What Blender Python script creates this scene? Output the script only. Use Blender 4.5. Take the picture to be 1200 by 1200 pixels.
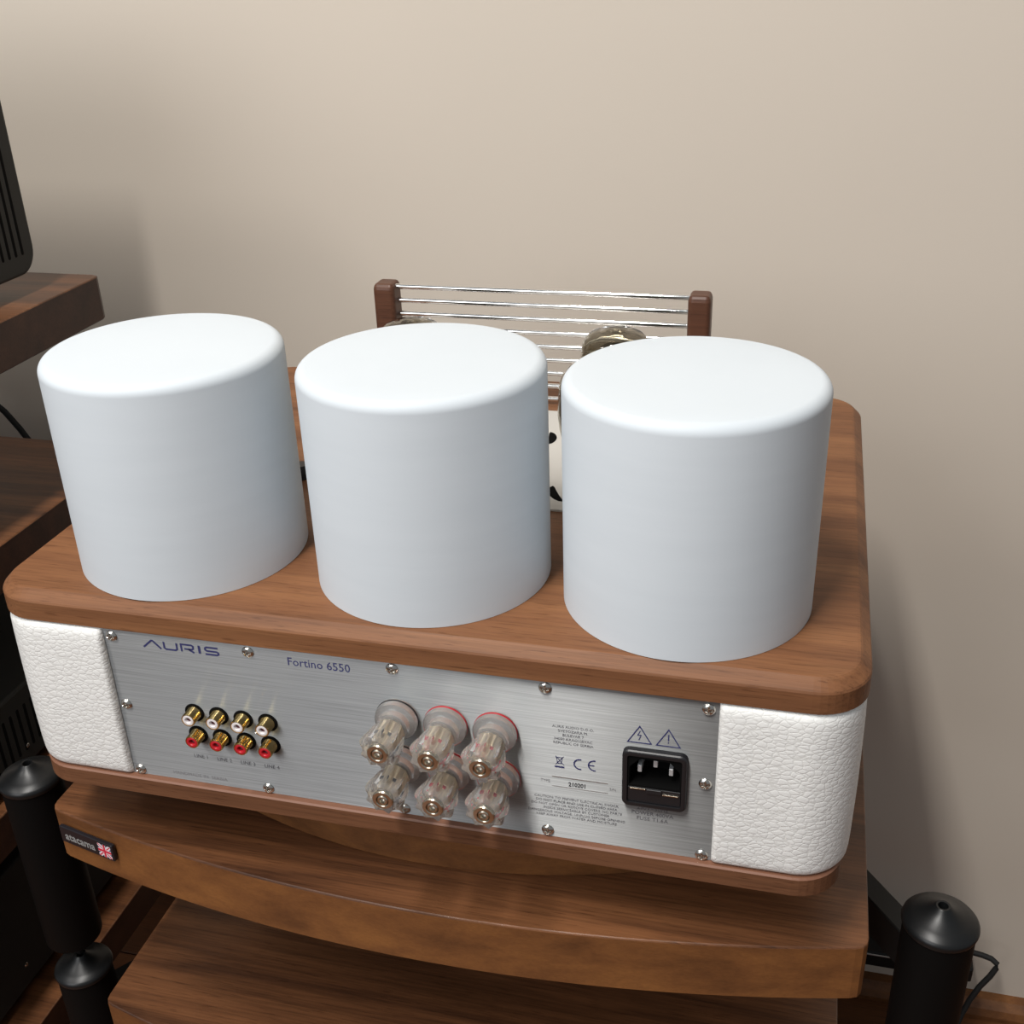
import bpy, bmesh, math, random
from mathutils import Vector, Matrix
random.seed(7)
PI = math.pi
FZ = 695.0                       # the scene is laid out in mm; z = 0 is the top of the amplifier, the floor 695 mm below
for o in list(bpy.data.objects): bpy.data.objects.remove(o)
C = bpy.context.scene.collection
def V(x, y, z): return Vector((x/1000., y/1000., (z+FZ)/1000.))

# ------------------------------------------------------------------ camera
cd = bpy.data.cameras.new('camera'); cam = bpy.data.objects.new('camera', cd); C.objects.link(cam)
cd.sensor_width = 36.0; cd.lens = 36.0*1332.0/1200.0; cd.clip_start = 0.01
R0 = Vector((0.96845219, 0.24710543, -0.03223751)); R1 = Vector((0.08321879, -0.44262963, -0.89283461)); R2 = Vector((-0.23489355, 0.86198487, -0.44922945))
m = Matrix((R0, -R1, -R2)).transposed().to_4x4(); m.translation = V(169.728, -400.176, 274.109)
cam.matrix_world = m
bpy.context.scene.camera = cam

# ------------------------------------------------------------------ light and exposure
w = bpy.data.worlds.new('world'); bpy.context.scene.world = w; w.use_nodes = True
bg = w.node_tree.nodes['Background']; bg.inputs[0].default_value = (0.90, 0.95, 1.0, 1); bg.inputs[1].default_value = 0.25
def lamp(name, x, y, z, size, watt, col, tgt=None, size_y=None):
    l = bpy.data.lights.new(name, 'AREA'); l.shape = 'DISK'; l.size = size/1000.; l.energy = watt; l.color = col
    if size_y: l.shape = 'RECTANGLE'; l.size_y = size_y/1000.
    o = bpy.data.objects.new(name, l); C.objects.link(o); o.location = V(x, y, z)
    if tgt: o.rotation_euler = (V(*tgt)-o.location).to_track_quat('-Z', 'Y').to_euler()
    return o
lamp('ceiling_light', -215, -680, 1550, 130, 32, (1.0, 0.965, 0.92), None, 950)
lamp('left_fill', -1300, -900, 1550, 300, 6, (1.0, 0.965, 0.92), (0, 200, 0))  # weak fill lamp added from the upper left
lamp('front_fill', -900, -1900, 1000, 1300, 18, (0.97, 0.98, 1.0), (0, 200, 0))  # added soft fill behind the camera, bounced room light rather than a window
vs = bpy.context.scene.view_settings
vs.view_transform = 'Standard'; vs.look = 'None'; vs.gamma = 1; vs.use_curve_mapping = False; vs.exposure = 0.0

# ------------------------------------------------------------------ materials
def new_mat(name):
    mt = bpy.data.materials.new(name); mt.use_nodes = True
    return mt, mt.node_tree, mt.node_tree.nodes['Principled BSDF']
def simple(name, col, rough=0.5, metal=0.0, **kw):
    mt, nt, b = new_mat(name)
    b.inputs['Base Color'].default_value = (*col, 1); b.inputs['Roughness'].default_value = rough; b.inputs['Metallic'].default_value = metal
    for k, v in kw.items(): b.inputs[k.replace('_', ' ')].default_value = v
    return mt
def mapped(nt, scale, rot=(0, 0, 0), loc=(0, 0, 0)):
    tc = nt.nodes.new('ShaderNodeTexCoord'); mp = nt.nodes.new('ShaderNodeMapping')
    mp.inputs['Scale'].default_value = scale; mp.inputs['Rotation'].default_value = rot; mp.inputs['Location'].default_value = loc
    nt.links.new(tc.outputs['Object'], mp.inputs['Vector']); return mp
def noise(nt, vec, scale, detail=4, rough=0.55, dist=0.0):
    n = nt.nodes.new('ShaderNodeTexNoise'); n.inputs['Scale'].default_value = scale; n.inputs['Detail'].default_value = detail
    n.inputs['Roughness'].default_value = rough; n.inputs['Distortion'].default_value = dist
    nt.links.new(vec, n.inputs['Vector']); return n
def ramp(nt, fac, stops):
    r = nt.nodes.new('ShaderNodeValToRGB'); e = r.color_ramp.elements
    while len(e) < len(stops): e.new(0.5)
    for el, (p, c) in zip(e, stops): el.position = p; el.color = (*c, 1)
    nt.links.new(fac, r.inputs['Fac']); return r
def mixc(nt, a, b, fac, mode='MIX'):
    n = nt.nodes.new('ShaderNodeMix'); n.data_type = 'RGBA'; n.blend_type = mode
    if isinstance(fac, float): n.inputs[0].default_value = fac
    else: nt.links.new(fac, n.inputs[0])
    nt.links.new(a, n.inputs[6]); nt.links.new(b, n.inputs[7]); return n.outputs[2]
def bump(nt, b, h, strength, dist=0.001):
    n = nt.nodes.new('ShaderNodeBump'); n.inputs['Strength'].default_value = strength; n.inputs['Distance'].default_value = dist
    nt.links.new(h, n.inputs['Height']); nt.links.new(n.outputs[0], b.inputs['Normal']); return n
def wood(name, light, mid, dark, seed=0., rough=0.42, fine=0.55, spec=0.4, band=1.0):
    mt, nt, b = new_mat(name)
    m1 = mapped(nt, (1.6*band, 22*band, 22*band), loc=(seed, seed*1.7, seed*.6))
    n1 = noise(nt, m1.outputs[0], 1.6, 5, 0.6, 0.25)
    r1 = ramp(nt, n1.outputs['Fac'], [(0.30, dark), (0.48, mid), (0.68, light)])
    m2 = mapped(nt, (9, 420, 420), loc=(seed*2, seed, 0)); n2 = noise(nt, m2.outputs[0], 1.5, 4, 0.7)
    r2 = ramp(nt, n2.outputs['Fac'], [(0.30, (0.52,)*3), (0.55, (1.0,)*3), (0.8, (1.18, 1.15, 1.1))])
    c = mixc(nt, r1.outputs[0], r2.outputs[0], fine, 'MULTIPLY')
    m3 = mapped(nt, (60, 900, 900), loc=(0, seed, 0)); n3 = noise(nt, m3.outputs[0], 1.2, 2, 0.5)
    r3 = ramp(nt, n3.outputs['Fac'], [(0.30, (0.45, 0.4, 0.38)), (0.40, (1, 1, 1))])
    c = mixc(nt, c, r3.outputs[0], 0.6, 'MULTIPLY')
    nt.links.new(c, b.inputs['Base Color']); b.inputs['Roughness'].default_value = rough; b.inputs['Specular IOR Level'].default_value = spec
    bump(nt, b, n3.outputs['Fac'], 0.12, 0.0004)
    return mt
def blotch(name, a, c, d, rough=0.45):
    mt, nt, b = new_mat(name)
    m1 = mapped(nt, (10, 14, 22)); n1 = noise(nt, m1.outputs[0], 2.2, 5, 0.62, 0.3)
    r1 = ramp(nt, n1.outputs['Fac'], [(0.3, d), (0.5, c), (0.7, a)])
    m2 = mapped(nt, (180, 180, 500)); n2 = noise(nt, m2.outputs[0], 2, 3, 0.7)
    r2 = ramp(nt, n2.outputs['Fac'], [(0.3, (0.75,)*3), (0.6, (1.05,)*3)])
    cc = mixc(nt, r1.outputs[0], r2.outputs[0], 0.6, 'MULTIPLY')
    nt.links.new(cc, b.inputs['Base Color']); b.inputs['Roughness'].default_value = rough; b.inputs['Specular IOR Level'].default_value = 0.35
    return mt
M = {}
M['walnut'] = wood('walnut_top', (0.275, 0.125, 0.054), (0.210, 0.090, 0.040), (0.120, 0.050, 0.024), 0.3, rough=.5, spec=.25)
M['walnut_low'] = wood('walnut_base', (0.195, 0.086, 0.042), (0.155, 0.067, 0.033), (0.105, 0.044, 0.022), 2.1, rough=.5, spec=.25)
M['walnut_post'] = wood('walnut_post', (0.145, 0.060, 0.032), (0.105, 0.043, 0.024), (0.06, 0.025, 0.015), 4.0)
M['shelf'] = wood('bamboo_shelf', (0.215, 0.088, 0.036), (0.130, 0.052, 0.022), (0.055, 0.022, 0.011), 5.2, rough=0.36, fine=0.85, spec=0.45, band=1.5)
M['shelf_edge'] = blotch('bamboo_shelf_edge', (0.250, 0.102, 0.031), (0.185, 0.073, 0.024), (0.115, 0.045, 0.016))
M['side_shaded'] = wood('shaded_side_wood', (0.060, 0.024, 0.013), (0.042, 0.017, 0.010), (0.024, 0.011, 0.007), 8.1)  # shelf wood darkened to paint the shade on the left rack's sides
M['floor'] = wood('floor_wood', (0.22, 0.085, 0.03), (0.16, 0.06, 0.022), (0.10, 0.04, 0.016), 7.7, band=0.6)
M['cover'] = None
def cover_mat():
    mt, nt, b = new_mat('white_painted_steel')
    m1 = mapped(nt, (3, 3, 30)); n1 = noise(nt, m1.outputs[0], 4, 4, 0.6)
    r1 = ramp(nt, n1.outputs['Fac'], [(0.35, (0.605, 0.655, 0.695)), (0.65, (0.62, 0.67, 0.71))])
    nt.links.new(r1.outputs[0], b.inputs['Base Color']); b.inputs['Roughness'].default_value = 0.55; b.inputs['Specular IOR Level'].default_value = 0.25
    m2 = mapped(nt, (1, 1, 1)); n2 = noise(nt, m2.outputs[0], 900, 2, 0.5); bump(nt, b, n2.outputs['Fac'], 0.05, 0.0003)
    return mt
M['cover'] = cover_mat()
def wall_mat():
    mt, nt, b = new_mat('beige_wall_paint')
    m1 = mapped(nt, (1, 1, 1)); n1 = noise(nt, m1.outputs[0], 2.0, 3, 0.5)
    r1 = ramp(nt, n1.outputs['Fac'], [(0.3, (0.655, 0.585, 0.500)), (0.7, (0.69, 0.615, 0.525))])
    nt.links.new(r1.outputs[0], b.inputs['Base Color']); b.inputs['Roughness'].default_value = 0.8; b.inputs['Specular IOR Level'].default_value = 0.2
    m2 = mapped(nt, (60, 60, 260)); n2 = noise(nt, m2.outputs[0], 1.0, 4, 0.6); bump(nt, b, n2.outputs['Fac'], 0.05, 0.001)
    return mt
M['wall'] = wall_mat()
def leather_mat():
    mt, nt, b = new_mat('white_pebbled_leather')
    tc = nt.nodes.new('ShaderNodeTexCoord')
    mp = nt.nodes.new('ShaderNodeMapping'); mp.inputs['Scale'].default_value = (330, 330, 520); nt.links.new(tc.outputs['Object'], mp.inputs['Vector'])
    nz = noise(nt, mp.outputs[0], 0.45, 3, 0.6); add = nt.nodes.new('ShaderNodeVectorMath'); add.operation = 'MULTIPLY_ADD'
    nt.links.new(nz.outputs['Color'], add.inputs[0]); add.inputs[1].default_value = (0.7, 0.7, 0.7); nt.links.new(mp.outputs[0], add.inputs[2])
    def vor(sc, feat):
        v = nt.nodes.new('ShaderNodeTexVoronoi'); v.feature = feat; v.inputs['Scale'].default_value = sc; nt.links.new(add.outputs[0], v.inputs['Vector']); return v
    va = vor(0.8, 'F1'); vb = vor(0.8, 'DISTANCE_TO_EDGE'); vc = vor(1.9, 'F1')
    dome = ramp(nt, va.outputs['Distance'], [(0.0, (1, 1, 1)), (0.35, (0.85,)*3), (0.8, (0.15,)*3)])
    crease = ramp(nt, vb.outputs['Distance'], [(0.0, (0, 0, 0)), (0.14, (1, 1, 1))])
    h = mixc(nt, dome.outputs[0], crease.outputs[0], 0.45); fine_ = ramp(nt, vc.outputs['Distance'], [(0.0, (1, 1, 1)), (0.8, (0, 0, 0))])
    h = mixc(nt, h, fine_.outputs[0], 0.18)
    bump(nt, b, h, 0.42, 0.00055)
    col = ramp(nt, crease.outputs[0], [(0.0, (0.73, 0.73, 0.70)), (0.5, (0.83, 0.832, 0.81))]); nt.links.new(col.outputs[0], b.inputs['Base Color'])
    b.inputs['Roughness'].default_value = 0.42; b.inputs['Specular IOR Level'].default_value = 0.4
    return mt
M['leather'] = leather_mat()
def brushed_mat():
    mt, nt, b = new_mat('brushed_aluminium')
    m1 = mapped(nt, (18, 1, 2200)); n1 = noise(nt, m1.outputs[0], 1.0, 4, 0.65)
    r1 = ramp(nt, n1.outputs['Fac'], [(0.3, (0.25, 0.26, 0.262)), (0.7, (0.37, 0.382, 0.385))])
    nt.links.new(r1.outputs[0], b.inputs['Base Color']); b.inputs['Metallic'].default_value = 1.0
    b.inputs['Roughness'].default_value = 0.44; b.inputs['Anisotropic'].default_value = 1.0
    tv = nt.nodes.new('ShaderNodeCombineXYZ'); tv.inputs[2].default_value = 1.0; nt.links.new(tv.outputs[0], b.inputs['Tangent'])
    m2 = mapped(nt, (30, 1, 3000)); n2 = noise(nt, m2.outputs[0], 1.0, 3, 0.7); bump(nt, b, n2.outputs['Fac'], 0.10, 0.0002)
    return mt
M['brushed'] = brushed_mat()
M['steel'] = simple('nickel_steel', (0.62, 0.60, 0.56), 0.22, 1.0)
M['chrome'] = simple('chrome', (0.80, 0.80, 0.79), 0.07, 1.0)
M['gold'] = simple('gold_plating', (0.86, 0.66, 0.30), 0.2, 1.0)
M['brass_core'] = simple('brass_core', (0.95, 0.80, 0.55), 0.35, 1.0)
M['cap_metal'] = simple('aged_nickel_cap', (0.66, 0.60, 0.49), 0.22, 1.0)
M['acrylic'] = simple('clear_acrylic', (1.0, 0.985, 0.97), 0.04, 0.0, Transmission_Weight=0.86, IOR=1.42)
M['tube_glass'] = simple('smoky_tube_glass', (0.46, 0.43, 0.36), 0.02, 0.0, Transmission_Weight=1.0, IOR=1.45)
M['anode'] = simple('dark_anode', (0.05, 0.048, 0.045), 0.45, 0.6)
M['getter'] = simple('getter_silver', (0.35, 0.32, 0.26), 0.25, 1.0)
M['red'] = simple('red_plastic', (0.50, 0.015, 0.025), 0.35)
M['white_plastic'] = simple('white_plastic', (0.80, 0.76, 0.76), 0.35)
M['dark_red'] = simple('dark_socket_core', (0.10, 0.008, 0.012), 0.4)
M['black_plastic'] = simple('black_plastic', (0.012, 0.012, 0.014), 0.38)
M['black_gloss'] = simple('black_lacquer', (0.004, 0.004, 0.004), 0.55, 0.0, Specular_IOR_Level=0.08)
M['black_cap'] = simple('black_turned_cap', (0.006, 0.0065, 0.007), 0.36, 0.0, Specular_IOR_Level=0.4)
M['black_matt'] = simple('black_matt', (0.003, 0.003, 0.003), 0.9, 0.0, Specular_IOR_Level=0.1)
M['black_metal'] = simple('black_painted_metal', (0.008, 0.008, 0.008), 0.5, 0.0, Specular_IOR_Level=0.25)
M['device'] = simple('dark_device_casing', (0.021, 0.021, 0.019), 0.6, 0.0, Specular_IOR_Level=0.3)
M['rubber'] = simple('black_rubber', (0.01, 0.01, 0.01), 0.7)
M['ink_blue'] = simple('dark_blue_ink', (0.035, 0.04, 0.14), 0.5)
M['ink_grey'] = simple('dark_grey_ink', (0.07, 0.07, 0.085), 0.5)
M['ink_faint'] = simple('pale_etched_ink', (0.19, 0.19, 0.20), 0.5)
M['ink_black'] = simple('black_ink', (0.01, 0.01, 0.015), 0.5)
M['label_silver'] = simple('silver_label', (0.55, 0.55, 0.54), 0.45, 0.8)
M['pin_metal'] = simple('tinned_pin', (0.62, 0.63, 0.64), 0.45, 0.4)
M['deck'] = simple('pale_grey_deck_paint', (0.62, 0.60, 0.56), 0.4)
M['badge'] = simple('black_badge_face', (0.012, 0.012, 0.016), 0.3)
M['badge_text'] = simple('silver_badge_text', (0.36, 0.38, 0.38), 0.35, 0.3)
M['flag_white'] = simple('flag_white', (0.75, 0.68, 0.72), 0.4)
M['flag_red'] = simple('flag_red', (0.60, 0.03, 0.06), 0.4)
M['flag_blue'] = simple('flag_blue', (0.02, 0.02, 0.07), 0.4)
M['ledge'] = simple('pink_brown_ledge', (0.20, 0.088, 0.050), 0.5)

# ------------------------------------------------------------------ mesh helpers (mm)
class MB:
    def __init__(s): s.v = []; s.f = []; s.mi = []; s.sm = []
    def face(s, idx, mi=0, sm=False): s.f.append(tuple(idx)); s.mi.append(mi); s.sm.append(sm)
    def loops(s, loops, mi=0, cap0=True, cap1=True, closed=True, sm=False, capmi=None):
        n = len(loops[0]); base = len(s.v)
        for L in loops: s.v.extend([tuple(p) for p in L])
        for k in range(len(loops)-1):
            a = base+k*n; b = a+n; q = mi[k] if isinstance(mi, list) else mi
            for i in range(n if closed else n-1):
                j = (i+1) % n; s.face((a+i, a+j, b+j, b+i), q, sm)
        cm = capmi if capmi is not None else (mi if isinstance(mi, int) else mi[0])
        if cap0: s.face([base+i for i in range(n)][::-1], cm)
        if cap1: s.face([base+(len(loops)-1)*n+i for i in range(n)], cm)
        return s
    def prism(s, outline, z0, z1, ch=0.0, chb=0.0, mi=0, capmi=None, sm=False):
        L = []
        if chb > 0: L.append([(x, y, z0) for x, y in inset(outline, chb)])
        L.append([(x, y, z0+chb) for x, y in outline]); L.append([(x, y, z1-ch) for x, y in outline])
        if ch > 0: L.append([(x, y, z1) for x, y in inset(outline, ch)])
        return s.loops(L, mi, capmi=capmi, sm=sm)
    def box(s, x0, x1, y0, y1, z0, z1, b=0.0, mi=0):
        o = [(x0, y0), (x1, y0), (x1, y1), (x0, y1)]
        if b > 0: o = rrect(x0, x1, y0, y1, b, 3)
        return s.prism(o, z0, z1, b*.7, b*.7, mi)
    def lathe(s, prof, c=(0, 0, 0), axis='Z', seg=32, mi=0, cap0=True, cap1=True, sm=True):
        L = []
        for r, h in prof:
            ring = []
            for i in range(seg):
                a = 2*PI*i/seg; u = r*math.cos(a); t = r*math.sin(a)
                if axis == 'Z': ring.append((c[0]+u, c[1]+t, c[2]+h))
                elif axis == 'Y': ring.append((c[0]+u, c[1]-h, c[2]+t))      # h grows towards the viewer (-y)
                else: ring.append((c[0]+h, c[1]+u, c[2]+t))
            L.append(ring)
        return s.loops(L, mi, cap0, cap1, True, sm)
    def tube(s, path, r, seg=10, mi=0):
        L = []; P = [Vector(p) for p in path]
        for i, p in enumerate(P):
            t = (P[min(i+1, len(P)-1)]-P[max(i-1, 0)]).normalized()
            up = Vector((0, 0, 1)) if abs(t.z) < 0.95 else Vector((0, 1, 0))
            a = t.cross(up).normalized(); b = a.cross(t)
            L.append([tuple(p+r*(math.cos(2*PI*k/seg)*a+math.sin(2*PI*k/seg)*b)) for k in range(seg)])
        return s.loops(L, mi, sm=True)
def rrect(x0, x1, y0, y1, r, n=8):
    o = []
    for cx, cy, a0 in ((x0+r, y0+r, PI), (x1-r, y0+r, 1.5*PI), (x1-r, y1-r, 0), (x0+r, y1-r, .5*PI)):
        for i in range(n+1):
            a = a0+.5*PI*i/n; o.append((cx+r*math.cos(a), cy+r*math.sin(a)))
    return o
def inset(o, d):
    n = len(o); out = []
    for i in range(n):
        p0 = Vector(o[i-1]); p = Vector(o[i]); p1 = Vector(o[(i+1) % n])
        a = (p-p0); b = (p1-p)
        if a.length < 1e-6: a = b
        if b.length < 1e-6: b = a
        a = a.normalized(); b = b.normalized()
        na = Vector((-a.y, a.x)); nb = Vector((-b.y, b.x)); k = (na+nb)
        k = k/max(0.3, k.length_squared/2.0)
        out.append((p.x+k.x*d, p.y+k.y*d))
    return out
def root_base(parent):
    while parent is not None and parent.parent is not None: parent = parent.parent
    return parent
def obj(name, mb, mats, parent=None, base=None, origin=None, sharp=40):
    """origin: own origin in mm (world); otherwise the origin of the thing"""
    rt = root_base(parent)
    if origin is not None: og = V(*origin)
    elif rt is not None: og = rt.location.copy()
    else: og = V(*(base or (0, 0, -FZ)))
    me = bpy.data.meshes.new(name)
    me.from_pydata([tuple(V(*v)-og) for v in mb.v], [], mb.f)
    if not isinstance(mats, (list, tuple)): mats = [mats]
    for x in mats: me.materials.append(M[x])
    me.polygons.foreach_set('material_index', mb.mi); me.polygons.foreach_set('use_smooth', mb.sm)
    bm = bmesh.new(); bm.from_mesh(me); bmesh.ops.recalc_face_normals(bm, faces=bm.faces)
    for e in bm.edges:
        if len(e.link_faces) == 2 and e.calc_face_angle(0) > math.radians(sharp): e.smooth = False
    bm.to_mesh(me); bm.free(); me.update()
    o = bpy.data.objects.new(name, me); C.objects.link(o)
    if parent is None: o.location = og
    else:
        o.parent = parent; pog = abs_loc(parent); o.location = og-pog
    return o
def abs_loc(o):
    l = o.location.copy(); p = o.parent
    while p is not None: l = l+p.location; p = p.parent
    return l
def place(src, x, y, z, parent, name=None):
    """a linked copy of a part (and its sub-parts) at another place, in mm"""
    c = src.copy(); C.objects.link(c); c.parent = parent; c.location = V(x, y, z)-abs_loc(parent)
    for ch in src.children:
        d = ch.copy(); C.objects.link(d); d.parent = c
    return c
def thing(name, label, cat, base, group=None):
    o = bpy.data.objects.new(name, None); C.objects.link(o); o.location = V(*base); o.empty_display_size = 0.02
    o['label'] = label; o['category'] = cat
    if group: o['group'] = group
    return o
def tag(o, label, cat, group=None):
    o['label'] = label; o['category'] = cat
    if group: o['group'] = group
    return o
def text(name, lines, x, y, z, size, mat, parent, align='CENTER', bold=0.0, stretch=1.0, depth=0.06, rotz=0.0, gap=None, shear=0.0, facing='Y'):
    """lettering on an upright surface facing -y; x,z is the baseline of the first line"""
    mb = MB(); first = True
    gap = gap or size*1.15
    for k, ln in enumerate(lines):
        cu = bpy.data.curves.new('t', 'FONT'); cu.body = ln; cu.size = size; cu.extrude = depth/2; cu.align_x = align
        cu.offset = bold; cu.resolution_u = 2; cu.shear = shear
        to = bpy.data.objects.new('t', cu); C.objects.link(to)
        dg = bpy.context.evaluated_depsgraph_get(); me = bpy.data.meshes.new_from_object(to.evaluated_get(dg))
        b0 = len(mb.v); ca = math.cos(rotz); sa = math.sin(rotz)
        for v in me.vertices:
            lx = v.co.x*stretch; ly = v.co.y; lz = v.co.z
            mb.v.append((x+lx*ca+lz*sa, y+lx*sa-lz*ca, z-k*gap+ly))
        for p in me.polygons: mb.face([b0+i for i in p.vertices])
        bpy.data.objects.remove(to); bpy.data.curves.remove(cu); bpy.data.meshes.remove(me)
    return obj(name, mb, mat, parent)
def stroke(mb, pts, wd, y, th=0.08, closed=False):
    """flat ribbon on the y plane with mitred joints; pts are (x,z)"""
    P = [Vector(p) for p in pts]; n = len(P); L = []; Rr = []
    for i in range(n):
        if closed: a = (P[i]-P[i-1]); b = (P[(i+1) % n]-P[i])
        else:
            a = P[i]-P[i-1] if i > 0 else P[1]-P[0]; b = P[i+1]-P[i] if i < n-1 else P[-1]-P[-2]
        a.normalize(); b.normalize(); na = Vector((-a.y, a.x)); nb = Vector((-b.y, b.x)); k = na+nb; k = k/max(.35, k.length_squared/2)
        L.append(P[i]+k*wd/2); Rr.append(P[i]-k*wd/2)
    m_ = n if closed else n-1
    for i in range(m_):
        j = (i+1) % n; q = [L[i], L[j], Rr[j], Rr[i]]; b0 = len(mb.v)
        for d in (0, th):
            for p in q: mb.v.append((p.x, y-d, p.y))
        mb.face((b0+4, b0+5, b0+6, b0+7))
        for e in range(4): mb.face((b0+e, b0+(e+1) % 4, b0+4+(e+1) % 4, b0+4+e))
    return mb
def arc(cx, cz, r, a0, a1, n=12): return [(cx+r*math.cos(math.radians(a0+(a1-a0)*i/n)), cz+r*math.sin(math.radians(a0+(a1-a0)*i/n))) for i in range(n+1)]

# ------------------------------------------------------------------ the room
def struct(o): o['kind'] = 'structure'; return o
WY = 480
mb = MB(); mb.box(-2600, 2600, WY, WY+60, -FZ, 1700); struct(obj('wall_back', mb, 'wall'))
mb = MB(); mb.box(-2600, 2600, -2600, WY, -FZ-40, -FZ-6)
fl = struct(obj('floor', mb, 'black_matt'))
first = None
for k in range(5):                                     # boards near the foot of the wall, where the floor shows
    y0 = WY-130*(k+1)
    for x0 in (-1500, -300, 900):
        xo = x0+(k*370 % 500)
        if first is None:
            mb = MB(); mb.box(0, 1198, 0, 128.5, -FZ-6, -FZ, 0.8); first = obj('floor_board', mb, 'floor', fl, origin=(0, 0, -FZ)); src = first; first.location = V(xo, y0, -FZ)-abs_loc(fl)
        else: place(src, xo, y0, -FZ, fl)
mb = MB(); mb.box(-2600, 2600, -2600, WY-650.5, -FZ-6, -FZ-0.2); obj('floor_boarding', mb, 'floor', fl)
mb = MB()
prof = [(WY, -FZ), (WY-18, -FZ), (WY-18, -FZ+5), (WY-15, -FZ+12), (WY-8, -FZ+18), (WY, -FZ+20)]
mb.loops([[(x, a, b) for a, b in prof] for x in (-2600, 2600)], sm=False); struct(obj('baseboard_back', mb, 'shelf_edge'))

# ------------------------------------------------------------------ equipment racks
def bow_outline(cx, hw, yc, R, yb, r=6.0, skew=0.0):
    """plan of a shelf: straight back and sides, front bowed towards -y; corners at y = yc"""
    sag = R-math.sqrt(R*R-hw*hw); pts = []
    n = 36
    def fy(x): return yc-sag+(R-math.sqrt(R*R-(x-cx)**2))
    pts.append((cx-hw, yc+r)); pts.append((cx-hw+r*.1, yc+r*.45)); pts.append((cx-hw+r*.4, yc+r*.02))
    for i in range(n+1):
        x = cx-hw+r+(2*hw-2*r)*i/n; pts.append((x, fy(x)))
    pts.append((cx+hw-r*.4, yc+r*.02)); pts.append((cx+hw-r*.1, yc+r*.45)); pts.append((cx+hw, yc+r))
    pts += [(cx+hw, yb-r), (cx+hw-r*.3, yb-r*.3), (cx+hw-r, yb), (cx-hw+r, yb), (cx-hw+r*.3, yb-r*.3), (cx-hw, yb-r)]
    return [(x, y-(x-cx)*skew) for x, y in pts]
def shelf(parent, cx, hw, z, yc=16.5, R=927, yb=426, T=35, mats=('shelf', 'shelf_edge'), skew=0.0076, name='shelf'):
    o = bow_outline(cx, hw, yc, R, yb, skew=skew); mb = MB()
    L = [[(x, y, z-T) for x, y in inset(o, 1.0)], [(x, y, z-T+1) for x, y in o], [(x, y, z-0.9) for x, y in o], [(x, y, z-.25) for x, y in inset(o, .3)], [(x, y, z) for x, y in inset(o, .9)]]
    mb.loops(L, [1, 1, 0, 0], capmi=0); return obj(name, mb, mats, parent)
def rack(label, cx, tiers, zfloor, legs, hub, capdz=5.5, yb=426, T=35, mats=('shelf', 'shelf_edge')):
    t = thing('equipment_rack', label, 'rack', (cx, 220, zfloor))
    for z in tiers: shelf(t, cx, 223.5, z, yb=yb, T=T, mats=mats)
    xs = legs
    for (lx, ly) in xs:
        for i, z in enumerate(tiers):
            zr = z-capdz; zb = (tiers[i+1]-capdz+26) if i+1 < len(tiers) else zfloor+14
            if hub is None:
                zb = tiers[i+1] if i+1 < len(tiers) else zfloor
                mb = MB(); mb.lathe([(16.9, zb), (17.4, zb+.6), (17.4, z-T-.6), (16.9, z-T)], (lx, ly, 0), 'Z', 32); obj('leg', mb, 'black_gloss', t); continue
            mb = MB(); mb.lathe([(12, zb), (16.8, zb+1.5), (17.4, zb+3), (17.4, zr-3), (15, zr-3)], (lx, ly, 0), 'Z', 40)
            lg = obj('leg', mb, 'black_gloss', t)
            mb = MB(); mb.lathe([(15, zr-4), (18.2, zr-3.4), (18.6, zr-1.6), (18.3, zr-.4), (17.2, zr+1.0), (13, zr+2.7), (8.5, zr+5.2), (5.2, zr+7.4), (4.0, zr+8.8), (3.4, zr+9.3), (2.5, zr+9.1), (2.1, zr+5)], (lx, ly, 0), 'Z', 40)
            obj('leg_cap', mb, 'black_cap', lg)
            mb = MB(); zt = zb
            mb.lathe([(1.6, zb-16), (3.2, zb-11), (3.2, zb+2)], (lx, ly, 0), 'Z', 12); obj('spike', mb, 'black_metal', lg)
    for z in tiers:
        for (lx, ly) in (xs[:2] if hub else []):
            a = Vector((lx, ly+8, 0)); b = Vector((hub[0], hub[1], 0)); d = (b-a).normalized(); n = Vector((-d.y, d.x, 0))*6.5
            mb = MB(); q = [a-n, b-n, b+n, a+n]; mb.prism([(p.x, p.y) for p in q], z-35-24, z-35-.5, .6, .6); obj('support_arm', mb, 'black_metal', t)
    return t
main = rack('wooden bow-front equipment rack with black legs carrying the white amplifier', 1.0, [-158, -316, -474, -632], -FZ, [(-257, 46), (259.5, 46), (1, 412)], (1, 404))
left = rack('wooden equipment rack behind left carrying the black vented devices', -350-223.5, [57.5, -84.4, -267, -453], -FZ, [(-757, 42), (-390, 42), (-573.5, 340)], None, yb=347, T=33, mats=('shelf', 'side_shaded'))
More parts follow.
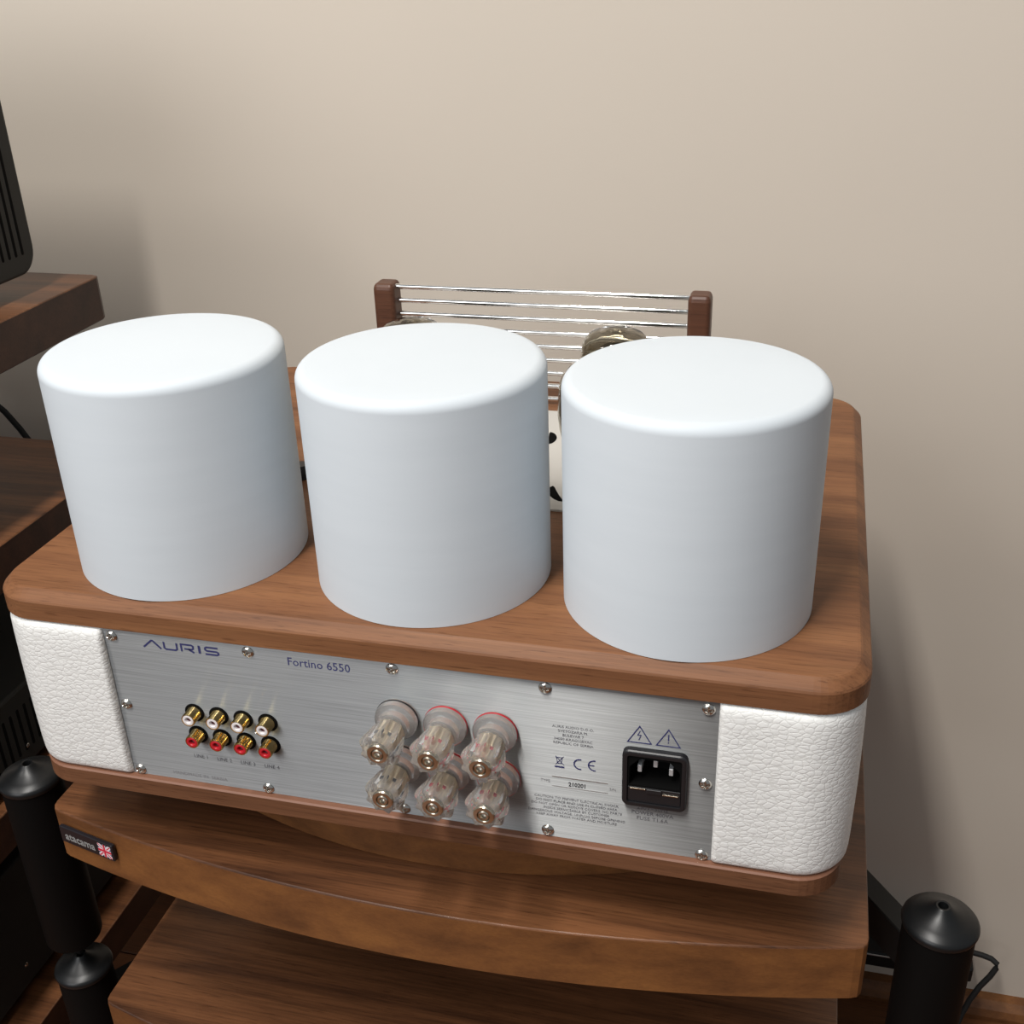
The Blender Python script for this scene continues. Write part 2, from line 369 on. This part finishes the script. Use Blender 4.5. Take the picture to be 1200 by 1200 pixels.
# badge on the bowed front edge of the main shelf
def badge():
    ang = -math.asin((1+197)/927.)          # the edge turns away at the left
    th = -math.atan2(198., 905.)-0.0076
    import_pts = [(-216.5, 12.6+1.4), (-178.5, 5.6)]
    x0, y0 = -216.0, 13.7; x1, y1 = -176.6, 5.0
    d = Vector((x1-x0, y1-y0)); L = d.length; d.normalize(); rz = math.atan2(d.y, d.x); nx, ny = d.y, -d.x   # outward normal (towards -y)
    def P(u, s, dz): return (x0+d.x*u+nx*s, y0+d.y*u+ny*s, -158+dz)
    mb = MB(); o = rrect(0, L, -19.3, -7.9, .9, 3)
    mb.loops([[P(u, -1.6, v) for u, v in o], [P(u, .15, v) for u, v in o], [P(u, .4, v) for u, v in inset(o, .3)]])
    bd = obj('badge', mb, 'badge', main); bd['label'] = 'small black maker plate with silver lettering and a flag'
    p = P(15.0, .42, -16.4)
    text('badge_lettering', ['atacama'], p[0], p[1], p[2], 7.6, 'badge_text', bd, bold=.16, stretch=.92, rotz=rz)
    fu, fv, fw, fh = 34.0, -13.7, 9.6, 8.8
    def poly(mb, pts, s):
        b0 = len(mb.v)
        for u, v in pts: mb.v.append(P(fu+u*fw/2, s-.4, fv+v*fh/2))
        for u, v in pts: mb.v.append(P(fu+u*fw/2, s-.52, fv+v*fh/2))
        n = len(pts); mb.face(list(range(b0, b0+n)))
        for i in range(n): mb.face((b0+i, b0+(i+1) % n, b0+n+(i+1) % n, b0+n+i))
    mb = MB(); poly(mb, [(-1, -1), (1, -1), (1, 1), (-1, 1)], .86); obj('flag_field', mb, 'flag_blue', bd)
    mb = MB()
    for sx in (1, -1): poly(mb, [(-sx, -1), (-sx*.55, -1), (sx, .62), (sx, 1), (sx*.55, 1), (-sx, -.62)], .9+.01*sx)
    poly(mb, [(-.24, -1), (.24, -1), (.24, 1), (-.24, 1)], .93); poly(mb, [(-1, -.27), (1, -.27), (1, .27), (-1, .27)], .94)
    obj('flag_white_cross', mb, 'flag_white', bd)
    mb = MB(); poly(mb, [(-.16, -1), (.16, -1), (.16, 1), (-.16, 1)], .98); poly(mb, [(-1, -.19), (1, -.19), (1, .19), (-1, .19)], .99)
    for sx in (1, -1): poly(mb, [(-sx*.98, -.98), (-sx*.80, -.98), (sx*.98, .90), (sx*.98, .98), (sx*.88, .98), (-sx*.98, -.90)], .915+.01*sx)
    obj('flag_red_cross', mb, 'flag_red', bd)
badge()
# board between the shelf and the amplifier
pl = thing('isolation_platform', 'bow-front wooden board on the rack shelf beneath the amplifier', 'platform', (3, 190, -158))
mb = MB(); o = bow_outline(3, 165, 21+45.5, 322, 345, 5)
mb.loops([[(x, y, -157.9) for x, y in inset(o, .6)], [(x, y, -157.3) for x, y in o], [(x, y, -134.9) for x, y in o], [(x, y, -134) for x, y in inset(o, .9)]], [1, 1, 0], capmi=0)
obj('board', mb, ('shelf', 'shelf_edge'), pl)

# ------------------------------------------------------------------ amplifier
ZT, ZB, ZW, YB = -15.8, -104.8, -115.5, 331.7
PX0, PX1 = -146.6, 148.5
amp = thing('amplifier', 'white leather and walnut tube amplifier seen from its connector side, on the rack', 'amplifier', (0, 165, -134))
o = rrect(-210, 210, -1.9, YB, 24, 12)
mb = MB(); mb.loops([[(x, y, ZT) for x, y in inset(o, .5)], [(x, y, ZT+.5) for x, y in o], [(x, y, -5.6) for x, y in o], [(x, y, -4.6) for x, y in inset(o, .5)], [(x, y, -.9) for x, y in inset(o, 4.2)], [(x, y, -.2) for x, y in inset(o, 5.2)], [(x, y, 0) for x, y in inset(o, 6.4)]])
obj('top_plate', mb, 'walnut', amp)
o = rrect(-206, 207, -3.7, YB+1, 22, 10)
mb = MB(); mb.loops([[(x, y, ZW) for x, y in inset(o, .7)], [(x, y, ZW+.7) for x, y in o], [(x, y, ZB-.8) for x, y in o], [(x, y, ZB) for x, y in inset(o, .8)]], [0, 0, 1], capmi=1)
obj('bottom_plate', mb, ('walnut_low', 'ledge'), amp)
mb = MB(); mb.prism(rrect(-203, 204, 17, YB-6, 20, 8), ZB+.1, ZT-.1); obj('inner_body', mb, 'black_matt', amp)
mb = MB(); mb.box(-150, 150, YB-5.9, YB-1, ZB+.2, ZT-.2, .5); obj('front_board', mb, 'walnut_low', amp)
def resample(poly, N=48):
    P = poly+[poly[0]]; ln = [0]
    for a, b in zip(P[:-1], P[1:]): ln.append(ln[-1]+math.hypot(b[0]-a[0], b[1]-a[1]))
    o_ = []
    for i in range(N):
        s = ln[-1]*i/N; k = max(j for j in range(len(ln)-1) if ln[j] <= s); t = (s-ln[k])/(ln[k+1]-ln[k]); o_.append((P[k][0]+(P[k+1][0]-P[k][0])*t, P[k][1]+(P[k+1][1]-P[k][1])*t))
    return o_
IX0, IX1, IZ0, IZ1 = 107.9, 136.7, -76.8, -45.6
mb = MB(); O_ = [(PX0-1, ZB+.1), (PX1+.6, ZB+.1), (PX1+.6, ZT-.1), (PX0-1, ZT-.1)]; I_ = [(IX0+2, IZ0+2), (IX1-2, IZ0+2), (IX1-2, IZ1-2), (IX0+2, IZ1-2)]
mb.loops([[(x, 0, z) for x, z in I_], [(x, 0, z) for x, z in O_], [(x, 2, z) for x, z in O_], [(x, 2, z) for x, z in I_], [(x, 0, z) for x, z in I_]], cap0=False, cap1=False)
panel = obj('connector_panel', mb, 'brushed', amp)
def leather(side):
    """padded band from the edge of the metal panel round the corner and along the side"""
    xe = PX0 if side < 0 else PX1
    hx = 207.2; r = 23.0; path = []
    y0 = -0.8
    def add(x, y, nx, ny): path.append((x, y, nx, ny))
    n = 26
    for i in range(n+1):
        s_ = i/n; x = xe+side*0.3+(side*(hx-r)-xe)*(s_**1.6 if s_ < .2 else s_); add(x, y0, 0, -1)
    for i in range(1, 13):
        a = PI/2*i/12; add(side*(hx-r+r*math.sin(a)), y0+r-r*math.cos(a), side*math.sin(a), -math.cos(a))
    for i in range(1, 15): add(side*hx, y0+r+(YB-2*r-2*y0-1)*i/14, side, 0)
    for i in range(1, 13):
        a = PI/2*i/12; add(side*(hx-r+r*math.cos(a)), YB-1-y0-r+r*math.sin(a), side*math.cos(a), math.sin(a))
    for i in range(1, 6): add(side*(hx-r)-side*(hx-r-151)*i/5, YB-1-y0, 0, 1)
    prof = [(-4, -.2), (-1.0, -.25), (.6, -1.0), (1.7, -2.6), (2.2, -5), (2.45, -12), (2.7, -30), (2.8, -44.5), (2.7, -59), (2.45, -77), (2.2, -84), (1.9, -86.6), (1.1, -88), (-.4, -88.75), (-4, -88.8)]
    L = []; acc = 0; last = None; tot = 0
    for k, (x, y, nx, ny) in enumerate(path):
        if last: acc += math.hypot(x-last[0], y-last[1])
        last = (x, y)
        e = min(1.0, acc/2.6); q = math.sqrt(max(0, 1-(1-e)**2))
        L.append([(x+nx*(min(o_, -1.4+(o_+1.4)*q) if o_ > -1.4 else o_), y+ny*(min(o_, -1.4+(o_+1.4)*q) if o_ > -1.4 else o_), ZT+z) for o_, z in prof])
    mb = MB(); mb.loops(L, sm=True); return obj('leather_side', mb, 'leather', amp, sharp=60)
leather(-1); leather(1)
for fx in (-135, 138):
    for fy in (88, 275):
        mb = MB(); mb.lathe([(16, -134), (17, -133.2), (17.5, -118), (17, ZW)], (fx, fy, 0), 'Z', 24); obj('foot', mb, 'rubber', amp)
# transformer covers
for (cx, cy) in ((-124.8, 59.3), (4.0, 61.6), (127.1, 59.1)):
    r = 56.9; h = 107.4; pf = [(r-1.5, 0.0), (r, .2), (r, .8), (r, h-5.0)]
    for i in range(1, 9): a = PI/2*i/8; pf.append((r-5+5*math.cos(a), h-5+5*math.sin(a)))
    pf += [(r-14, h+.05), (r*.4, h+.1), (2, h+.1)]
    mb = MB(); mb.lathe(pf, (cx, cy, 0), 'Z', 96); obj('transformer_cover', mb, 'cover', amp, sharp=50)

# panel screws: domed, with a pressed cross
def screw_mesh(r=3.0, h=1.5, n=36, rings=9):
    mb = MB(); L = []
    for k in range(rings+1):
        t = 1-k/rings; ring = []
        for i in range(n):
            a = 2*PI*i/n; rr = r*t; u = rr*math.cos(a); v = rr*math.sin(a); hh = h*math.sqrt(max(0, 1-t*t*.97))
            if rr < r*.66 and (abs(u) < .42 or abs(v) < .42): hh = h*.25
            ring.append((u, -hh, v))
        L.append(ring)
    L[-1] = [(0.02*math.cos(2*PI*i/n), -h*.25, .02*math.sin(2*PI*i/n)) for i in range(n)]
    L.insert(0, [(r*math.cos(2*PI*i/n), .3, r*math.sin(2*PI*i/n)) for i in range(n)])
    mb.loops(L, sm=True); return mb
sm_ = screw_mesh(); sm_.v = [(x-142.6, y, z-20.6) for x, y, z in sm_.v]
scr = obj('screw', sm_, 'steel', panel, origin=(-142.6, 0, -20.6), sharp=35)
for (x, z) in ((-70.2, -20.2), (1.6, -19.8), (72.9, -19.8), (144.3, -20.7), (-142.6, -61.0), (144.5, -61.0), (-142.8, -102.0), (-70.9, -101.8), (1.2, -101.4), (72.6, -101.2), (144.6, -102.3)):
    place(scr, x, 0, z, panel)
tiny = screw_mesh(1.5, .9, 20, 7); tiny.v = [(x-97.6, y, z-66.8) for x, y, z in tiny.v]
ts = obj('small_screw', tiny, 'steel', panel, origin=(-97.6, 0, -66.8))
for x in (-84.7, -71.8): place(ts, x, 0, -66.8, panel)

# phono sockets
def rca(x, z, red):
    c = (x, 0, z)
    mb = MB(); mb.lathe([(5.1, 0), (5.1, .35), (3.9, .45), (3.9, .2)], c, 'Y', 32); w_ = mb
    so = MB(); so.lathe([(3.85, 0), (3.85, 1.2), (3.6, 1.5), (3.6, 6.4), (3.45, 6.9), (3.05, 7.0), (2.95, 6.7), (2.95, 5)], c, 'Y', 32, cap1=False)
    s = obj('phono_socket', so, 'gold', amp)
    if red: s['label'] = 'gold phono socket with red insert'
    else: s['label'] = 'gold phono socket with white insert'
    obj('washer', mb, 'black_matt', s)
    mb = MB(); mb.lathe([(2.94, 5.0), (2.94, 6.75), (2.7, 7.0), (1.75, 7.0), (1.5, 6.7), (1.45, 3.6), (.1, 3.6)], c, 'Y', 28); obj('insert', mb, 'red' if red else 'white_plastic', s)
    mb = MB(); mb.lathe([(1.42, 3.7), (1.42, 5.4), (.7, 5.6), (.1, 5.0)], c, 'Y', 20); obj('contact', mb, 'dark_red', s)
for k in range(4):
    rca(-104.8+13.1*k, -60.3, False); rca(-105.0+13.05*k, -73.6, True)

# speaker binding posts
def post(x, z, red):
    c = (x, 0, z); seg = 54
    mb = MB(); mb.lathe([(10.1, .05), (10.4, .6), (10.4, 3.6), (9.9, 4.6), (8.2, 5.2), (7.6, 5.6), (7.3, 8.5), (6.2, 9.0), (.5, 9.0)], c, 'Y', 40)
    p = obj('binding_post', mb, 'acrylic', amp)
    p['label'] = 'clear binding post with %s rings' % ('red' if red else 'black')
    col = 'red' if red else 'black_plastic'
    mb = MB(); mb.lathe([(10.4, 1.0), (10.5, 1.2), (10.5, 1.8), (10.4, 2.0), (9.9, 2.0), (9.9, 1.0)], c, 'Y', 40, cap0=False, cap1=False)
    mb.loops([[tuple(mb.v[i]) for i in range(5*40, 6*40)], [tuple(mb.v[i]) for i in range(0, 40)]], cap0=False, cap1=False)
    obj('ring', mb, col, p)
    mb = MB(); L = []
    for (r0, lob, h) in ((5.6, .0, 9.6), (6.8, .1, 9.8), (7.3, .3, 12), (7.8, .6, 15), (8.8, 1.2, 19), (9.3, 1.5, 22.5), (9.3, 1.5, 24.8), (8.7, 1.1, 26.4), (7.0, .4, 27.2), (5.1, 0, 27.2)):
        ring = []
        for i in range(seg):
            a = 2*PI*i/seg; q = (i % 6)/6.0; f = abs(math.sin(PI*q))
            rr = r0-lob*1.5*f+lob*.5; ring.append((c[0]+rr*math.cos(a), -h, c[2]+rr*math.sin(a)))
        L.append(ring)
    mb.loops(L, sm=True); obj('knob', mb, 'acrylic', p, sharp=28)
    mb = MB(); L = []
    for (r0, h) in ((3.9, 9.9), (5.0, 10.3), (5.1, 18.0), (4.6, 18.6), (4.6, 25.0)):
        L.append([(c[0]+(r0-(.5 if i % 2 else 0))*math.cos(2*PI*i/24), -h, c[2]+(r0-(.5 if i % 2 else 0))*math.sin(2*PI*i/24)) for i in range(24)])
    mb.loops(L); obj('brass_core', mb, 'brass_core', p)
    mb = MB()
    for a in (60, 120, 200, 320):
        a = math.radians(a); ux, uz = math.cos(a), math.sin(a); tx, tz = -uz, ux; L = []
        for rr in (5.3, 6.1): L.append([(c[0]+ux*rr+tx*s*1.1, -hh, c[2]+uz*rr+tz*s*1.1) for s, hh in ((-1, 19.3), (1, 19.3), (1, 21.1), (-1, 21.1))])
        mb.loops(L)
    obj('mark', mb, col, p)
    mb = MB(); mb.lathe([(4.7, 25.2), (5.0, 26.5), (5.0, 27.9), (4.6, 28.5), (3.2, 28.7), (2.9, 28.5), (2.7, 27.6), (2.6, 28.3), (2.2, 28.7), (1.5, 28.6), (1.3, 27.0), (.1, 26.6)], c, 'Y', 30); obj('end_cap', mb, 'cap_metal', p, sharp=30)
for k in range(3):
    post(2.4+23.6*k, -46.4, k > 0); post(2.6+23.8*k, -72.4, k > 0)

# mains inlet with fuse drawer
def inlet():
    x0, x1, z0, z1 = IX0, IX1, IZ0, IZ1; cxm = (x0+x1)/2
    def loop(pts, y): return [(x, y, z) for x, z in pts]
    out = rrect(x0, x1, z0, z1, 3.2, 7); out2 = inset(out, 1.1); n = len(out)
    mid = rrect(x0+2.3, x1-2.3, z0+2.4, z1-2.6, 1.2, 7)
    mb = MB(); mb.loops([loop(out, .1), loop(out, -2.6), loop(inset(out, .45), -3.2), loop(out2, -3.4), loop(mid, -3.4), loop(mid, 12)], cap0=False, cap1=False)
    il = obj('mains_inlet', mb, 'black_plastic', amp); il['label'] = 'black mains inlet with three steel pins'
    cz = z1-11.6; h = 7.4
    cav = [(cxm-11.2, cz-h), (cxm+11.2, cz-h), (cxm+11.2, cz+2.4), (cxm+6.6, cz+h), (cxm-6.6, cz+h), (cxm-11.2, cz+2.4)]
    # face plate with a cavity: outer rectangle ring to the cavity outline
    rect = [(x0+2.3, cz-h-1.0), (x1-2.3, cz-h-1.0), (x1-2.3, z1-2.6), (x0+2.3, z1-2.6)]
    A = resample(rect); B = resample(cav)
    mb = MB(); mb.loops([loop(A, 1.0), loop(A, -2.7), loop(B, -2.7), loop(B, 11)], cap0=False, cap1=True); obj('socket_cavity', mb, 'black_matt', il)
    for dx, dz in ((-7, -.6), (0, 3.0), (7, -.6)):
        mb = MB(); mb.box(cxm+dx-.95, cxm+dx+.95, 0.4, 10, cz+dz-1.9, cz+dz+1.9, .35); obj('pin', mb, 'pin_metal', il)
    zt = cz-h-1.2
    mb = MB(); mb.box(x0+2.5, x1-2.5, -2.6, 1.0, z0+2.6, zt-.1, .3)
    dr = obj('fuse_drawer', mb, 'black_plastic', il)
    mb = MB(); mb.box(cxm-3.4, cxm+3.4, -3.3, -2.4, zt-2.6, zt-.2, .3); obj('drawer_catch', mb, 'black_plastic', il)
    mb = MB(); mb.box(cxm-10.8, cxm-3.8, -3.1, -2.6, zt-.95, zt-.35, .1); mb.box(cxm+3.8, cxm+10.8, -3.1, -2.6, zt-2.75, zt-2.15, .1); obj('drawer_rim', mb, 'cap_metal', il)
inlet()

# printing on the panel
YP = -0.02
mb = MB(); s = 0.95; hh = 5.8; zb = -24.6   # wide maker's letters, each slightly lower to the right in nothing but perspective
def L_(pts, ox, w_): stroke(mb, [(ox+x*.98, zb+z*.71) for x, z in pts], w_, YP)
xa = -125.7
L_([(0, 0), (4.6, hh), (5.4, hh), (9.6, 0)], xa, s)
L_([(0, hh+.3), (0, 1.2), (.9, .3), (6.0, .3), (6.9, 1.2), (6.9, hh+.3)], xa+11.2, s)
L_([(0, 0), (0, hh), (5.6, hh), (6.4, hh-.7), (6.4, 3.1), (5.6, 2.4), (1.6, 2.4)], xa+20.4, s)
L_([(3.6, 2.4), (6.7, 0)], xa+20.4, s)
L_([(0, 0), (0, hh+.5)], xa+29.9, 1.25)
L_([(7.0, hh), (1.0, hh), (.2, hh-.7), (.2, 3.6), (1.0, 2.9), (6.2, 2.9), (7.0, 2.2), (7.0, 1.0), (6.2, .3), (0, .3)], xa+32.9, s)
obj('maker_lettering', mb, 'ink_blue', panel)
text('model_lettering', ['Fortino 6550'], -50.7, YP, -24.8, 6.3, 'ink_blue', panel, 'LEFT', bold=.03, stretch=.95)
for k in range(4): text('input_lettering', ['LINE %d' % (k+1)], -105.9+12.9*k, YP, -88.8, 3.1, 'ink_grey', panel, stretch=.95)
text('origin_lettering', ['HANDMADE IN  SERBIA'], -108.8, YP, -101.6, 2.9, 'ink_faint', panel, stretch=1.0)
text('address_lettering', ['AURIS AUDIO D.O.O.', 'SVETOZARA M.', 'BULEVAR 7', '34000 KRAGUJEVAC', 'REPUBLIC OF SERBIA'], 85.2, YP, -40.6, 2.0, 'ink_grey', panel, gap=2.25)
mb = MB()
stroke(mb, arc(88.3, -59.8, 2.75, 78, 282), .62, YP); stroke(mb, arc(94.9, -59.5, 2.75, 78, 282), .62, YP); stroke(mb, [(92.3, -59.5), (94.9, -59.5)], .6, YP)
obj('conformity_mark', mb, 'ink_blue', panel)
mb = MB()
stroke(mb, [(76.5, -62.7), (81.0, -62.7)], .85, YP)
for a, b in (((77.4, -57.4), (77.9, -60.6)), ((77.9, -60.6), (79.6, -60.6)), ((79.6, -60.6), (80.1, -57.4)), ((77.0, -57.3), (80.5, -57.3)), ((77.0, -56.6), (80.8, -61.4)), ((80.8, -56.6), (77.0, -61.4))): stroke(mb, [a, b], .28, YP)
obj('recycling_mark', mb, 'ink_blue', panel)
mb = MB(); stroke(mb, [(75.2, -68.6), (101.0, -68.6)], .45, YP); stroke(mb, [(75.2, -74.1), (101.0, -74.1)], .25, YP); obj('serial_frame', mb, 'label_silver', panel)
text('serial_number', ['210201'], 87.0, YP, -73.2, 3.3, 'ink_black', panel, bold=.09, stretch=.85)
text('type_lettering', ['TYPE'], 72.0, YP, -72.4, 2.3, 'ink_faint', panel, stretch=.9)
text('unit_lettering', ['S/N'], 103.4, YP, -72.4, 2.3, 'ink_faint', panel, stretch=.9)
text('caution_lettering', ['CAUTION: TO PREVENT ELECTRICAL SHOCK', 'DO NOT PLACE AND USE IN CLOSED AREA', 'DO NOT OPEN OR REMOVE COVERS. NO PARTS', 'INSIDE SERVICEABLE BY CUSTOMER', 'DANGEROUS VOLTAGE. UNPLUG BEFORE OPENING', 'KEEP AWAY FROM WATER AND MOISTURE'], 86.3, YP, -81.7, 1.95, 'ink_grey', panel, gap=2.15)
text('power_lettering', ['230V~50Hz', 'POWER 400VA', 'FUSE T1.6A'], 121.6, YP, -80.5, 3.0, 'ink_grey', panel, gap=3.15, stretch=.98)
for (tx, kind) in ((115.0, 0), (127.7, 1)):
    mb = MB(); stroke(mb, [(tx-5.2, -43.1), (tx+5.2, -43.1), (tx, -34.2)], .5, YP, closed=True)
    if kind: stroke(mb, [(tx, -36.8), (tx, -40.2)], .55, YP); stroke(mb, [(tx, -40.9), (tx, -41.5)], .6, YP)
    else: stroke(mb, [(tx+.3, -36.6), (tx-.8, -39.0), (tx+.7, -39.0), (tx-.3, -41.6)], .4, YP)
    obj('warning_triangle', mb, 'ink_blue', panel)

# tube deck, tubes and rod guard on top
DX0, DX1, DY0, DY1 = -92, 100, 130.5, 270
mb = MB(); mb.box(DX0, DX1, DY0, DY1, -.5, 1.2, .5); deck = obj('tube_deck', mb, 'deck', amp)
def slot(cx, cy, r, a0, a1, w_=5.0):
    mb = MB(); n = 12; top = []; bot = []
    A = [math.radians(a0+(a1-a0)*i/n) for i in range(n+1)]
    out = [(cx+(r+w_/2*math.sin(PI*i/n)**.5)*math.cos(a), cy+(r+w_/2*math.sin(PI*i/n)**.5)*math.sin(a)) for i, a in enumerate(A)]
    inn = [(cx+(r-w_/2*math.sin(PI*i/n)**.5)*math.cos(a), cy+(r-w_/2*math.sin(PI*i/n)**.5)*math.sin(a)) for i, a in enumerate(A)][::-1]
    P = out+inn[1:-1]; mb.prism(P, .6, 1.32); obj('vent_slot', mb, 'black_matt', deck)
tubes = [(-58, 162), (66, 160), (-58, 221), (66, 221)]
for (tx, ty) in tubes:
    for a in (-10, 80, 170, 260):
        slot(tx, ty, 24.5 if a != 80 else 24.5, a+12, a+62)
for a in (-15, 75, 165, 255): slot(4, 222, 23, a, a+48)
def valve(x, y):
    base = 1.2; c = (x, y, base)
    mb = MB(); mb.lathe([(17, 0), (17.5, .5), (17.5, 11), (16.5, 13.5), (13.5, 14.5), (.3, 14.5)], c, 'Z', 36)
    t = obj('vacuum_tube', mb, 'black_plastic', amp); t['label'] = 'glass power tube with black base'
    outp = [(13.2, 14.2), (13.4, 17), (15, 22), (18.2, 29), (20.2, 37), (20.9, 45), (20.6, 52), (20.2, 58.5), (19.5, 63.0), (18.0, 66.6), (15.2, 69.6), (11.2, 71.2), (7.0, 71.8), (6.5, 72.5), (3.5, 73.1), (.2, 73.2)]
    inp = [(max(.15, r-1.0), h-.9) for r, h in outp[::-1]][:-1]+[(12.2, 14.7)]
    mb = MB(); mb.lathe(outp+inp, c, 'Z', 40, cap0=False, cap1=False)
    n = 40; k = len(outp)+len(inp); b0 = 0
    for i in range(n): mb.face((b0+i, b0+(i+1) % n, (k-1)*n+(i+1) % n, (k-1)*n+i), 0, True)
    obj('glass_envelope', mb, 'tube_glass', t, sharp=80)
    mb = MB(); mb.prism(rrect(x-11, x+11, y-6, y+6, 3, 4), base+20, base+54, .5, .5); obj('anode', mb, 'anode', t)
    mb = MB(); mb.lathe([(15.5, 55), (15.5, 55.6)], c, 'Z', 24); mb.lathe([(14, 18.5), (14, 19.1)], c, 'Z', 24); obj('spacer', mb, 'deck', t)
    mb = MB(); mb.lathe([(8.0, 60.5), (8.6, 61.0), (8.6, 61.9), (8.0, 62.2), (7.0, 61.9), (7.0, 60.8)], c, 'Z', 24, cap0=False, cap1=False)
    for sx in (-1, 1): mb.tube([(x+sx*7.8, y, base+61.2), (x+sx*7.0, y, base+55)], .5, 6)
    obj('getter_ring', mb, 'getter', t)
    mb = MB()
    for sx, sy in ((-1, 0), (1, 0), (0, -1)): mb.tube([(x+sx*9, y+sy*5, base+55.5), (x+sx*9, y+sy*5, base+59)], .7, 6)
    obj('support_rod', mb, 'steel', t)
for (tx, ty) in tubes: valve(tx, ty)
# small signal tube, hidden from the photograph's side behind the middle cover
YG = 284.0
for (x0, x1) in ((-103.0, -88.6), (100.4, 114.4)):
    mb = MB(); o = rrect(x0, x1, YG-8, YG+8, 3.2, 5)
    mb.loops([[(x, y, 0) for x, y in o], [(x, y, 74.6) for x, y in o], [(x, y, 76.6) for x, y in inset(o, .5)], [(x, y, 77.9) for x, y in inset(o, 1.4)], [(x, y, 78.4) for x, y in inset(o, 2.6)]], sm=False)
    obj('guard_post', mb, 'walnut_post', amp)
for k in range(9):
    z = 75.4-8.95*k
    mb = MB(); mb.lathe([(1.75, -91), (1.75, 103)], (0, YG, z), 'X', 16); obj('guard_rod', mb, 'chrome', amp)
mb = MB(); mb.lathe([(5.5, 0), (5.5, .8), (4.8, 1), (4.8, 7.5), (4.3, 8.2), (.2, 8.2)], (-105, 147, 0), 'Z', 24); kb = obj('switch_button', mb, 'black_plastic', amp)

# ------------------------------------------------------------------ black vented devices on the left rack
def device(label, x, y0, y1, z0, z1, wd, feet, r, slots, slot_z, cat='amplifier', name='vented_device'):
    t = thing(name, label, cat, (x-wd/2, (y0+y1)/2, z0-feet))
    def lp(xx, d): return [(xx, a, b) for a, b in inset(rrect(y0, y1, z0, z1, r, 8), d)]
    mb = MB(); mb.loops([lp(x-wd, 2), lp(x-wd+2, 0), lp(x-2.2, 0), lp(x-.7, .6), lp(x, 2.2)]); cs = obj('casing', mb, 'device', t)
    for ys in slots:
        mb = MB(); o = rrect(ys-1.35, ys+1.35, slot_z[0], slot_z[1], 1.2, 3)
        mb.loops([[(x+.12, a, b) for a, b in o], [(x-1.0, a, b) for a, b in o]]); obj('vent_slot', mb, 'black_matt', cs)
    for a in (x-45, x-wd+45):
        for b in (y0+35, y1-35):
            mb = MB(); mb.lathe([(13, z0-feet), (14, z0-feet+1), (15, z0+.5)], (a, b, 0), 'Z', 20); obj('foot', mb, 'rubber', t)
    return t
device('large black vented device on the upper shelf of the left rack', -370.6, 30, 303.5, 72, 268, 330, 14.5, 18, [289.5-7.25*k for k in range(32)], (86, 254), 'audio device')
d2 = device('low black vented device on the third shelf of the left rack', -358, 72, 318, -258.5, -197, 380, 8.5, 5, [300-8*k for k in range(26)], (-247, -211), 'audio device')
d3 = device('plain black device casing on the lowest shelf of the left rack', -374, 68, 316, -444, -335, 350, 9, 5, [], (0, 1), 'audio device', 'audio_device')
for dv, (sx, sy, sz) in ((d2, (-357.8, 157, -243.5)), (d3, (-373.8, 112, -424))):
    mb = MB(); mb.lathe([(1.7, -.6), (1.7, .3), (1.2, .8), (.1, .9)], (sx, sy, sz), 'X', 16); obj('screw', mb, 'steel', dv)
# cables
mb = MB(); mb.tube([(-640, 452, -55), (-600, 453, -76), (-575, 453, -95), (-558, 453, -110), (-545, 452, -126), (-532, 450, -144), (-522, 449, -175), (-518, 449, -260), (-517, 449, -420), (-520, 448, -600), (-540, 446, -692)], 2.9, 10)
tag(obj('cable', mb, 'rubber', base=(-540, 446, -692)), 'black cable hanging behind the shelves of the left rack', 'cable')
mb = MB()
pts = [(350, 452, -588), (358, 452, -584), (372, 452, -583.5), (380, 450, -583), (388.5, 448, -582.5), (396, 446, -583), (401, 444, -586), (401, 443, -591), (397, 441, -600), (389, 438, -613), (382, 434, -628), (376.5, 430, -645), (373, 424, -664), (368, 412, -684), (358, 395, -692), (330, 360, -692.4), (200, 330, -692.4)]
pts = [(x-6, y, z-12 if z > -660 else z) for x, y, z in pts]
mb.tube(pts, 2.7, 10)
tag(obj('cable', mb, 'rubber', base=(371, 430, -692)), 'black cable bending down to the floor beside the right rack leg', 'cable')
mb = MB(); mb.box(225, 372, 424, 479, -608, -590, 3)
ps = thing('power_strip', 'flat black power strip on the wall behind the right rack leg', 'power strip', (298, 479, -608))
obj('strip_body', mb, 'black_metal', ps)
mb = MB(); mb.box(229, 368, 423.4, 424.2, -592.6, -591.2, .2); obj('lit_edge', mb, 'label_silver', ps)  # pale strip painting the light caught along the front edge
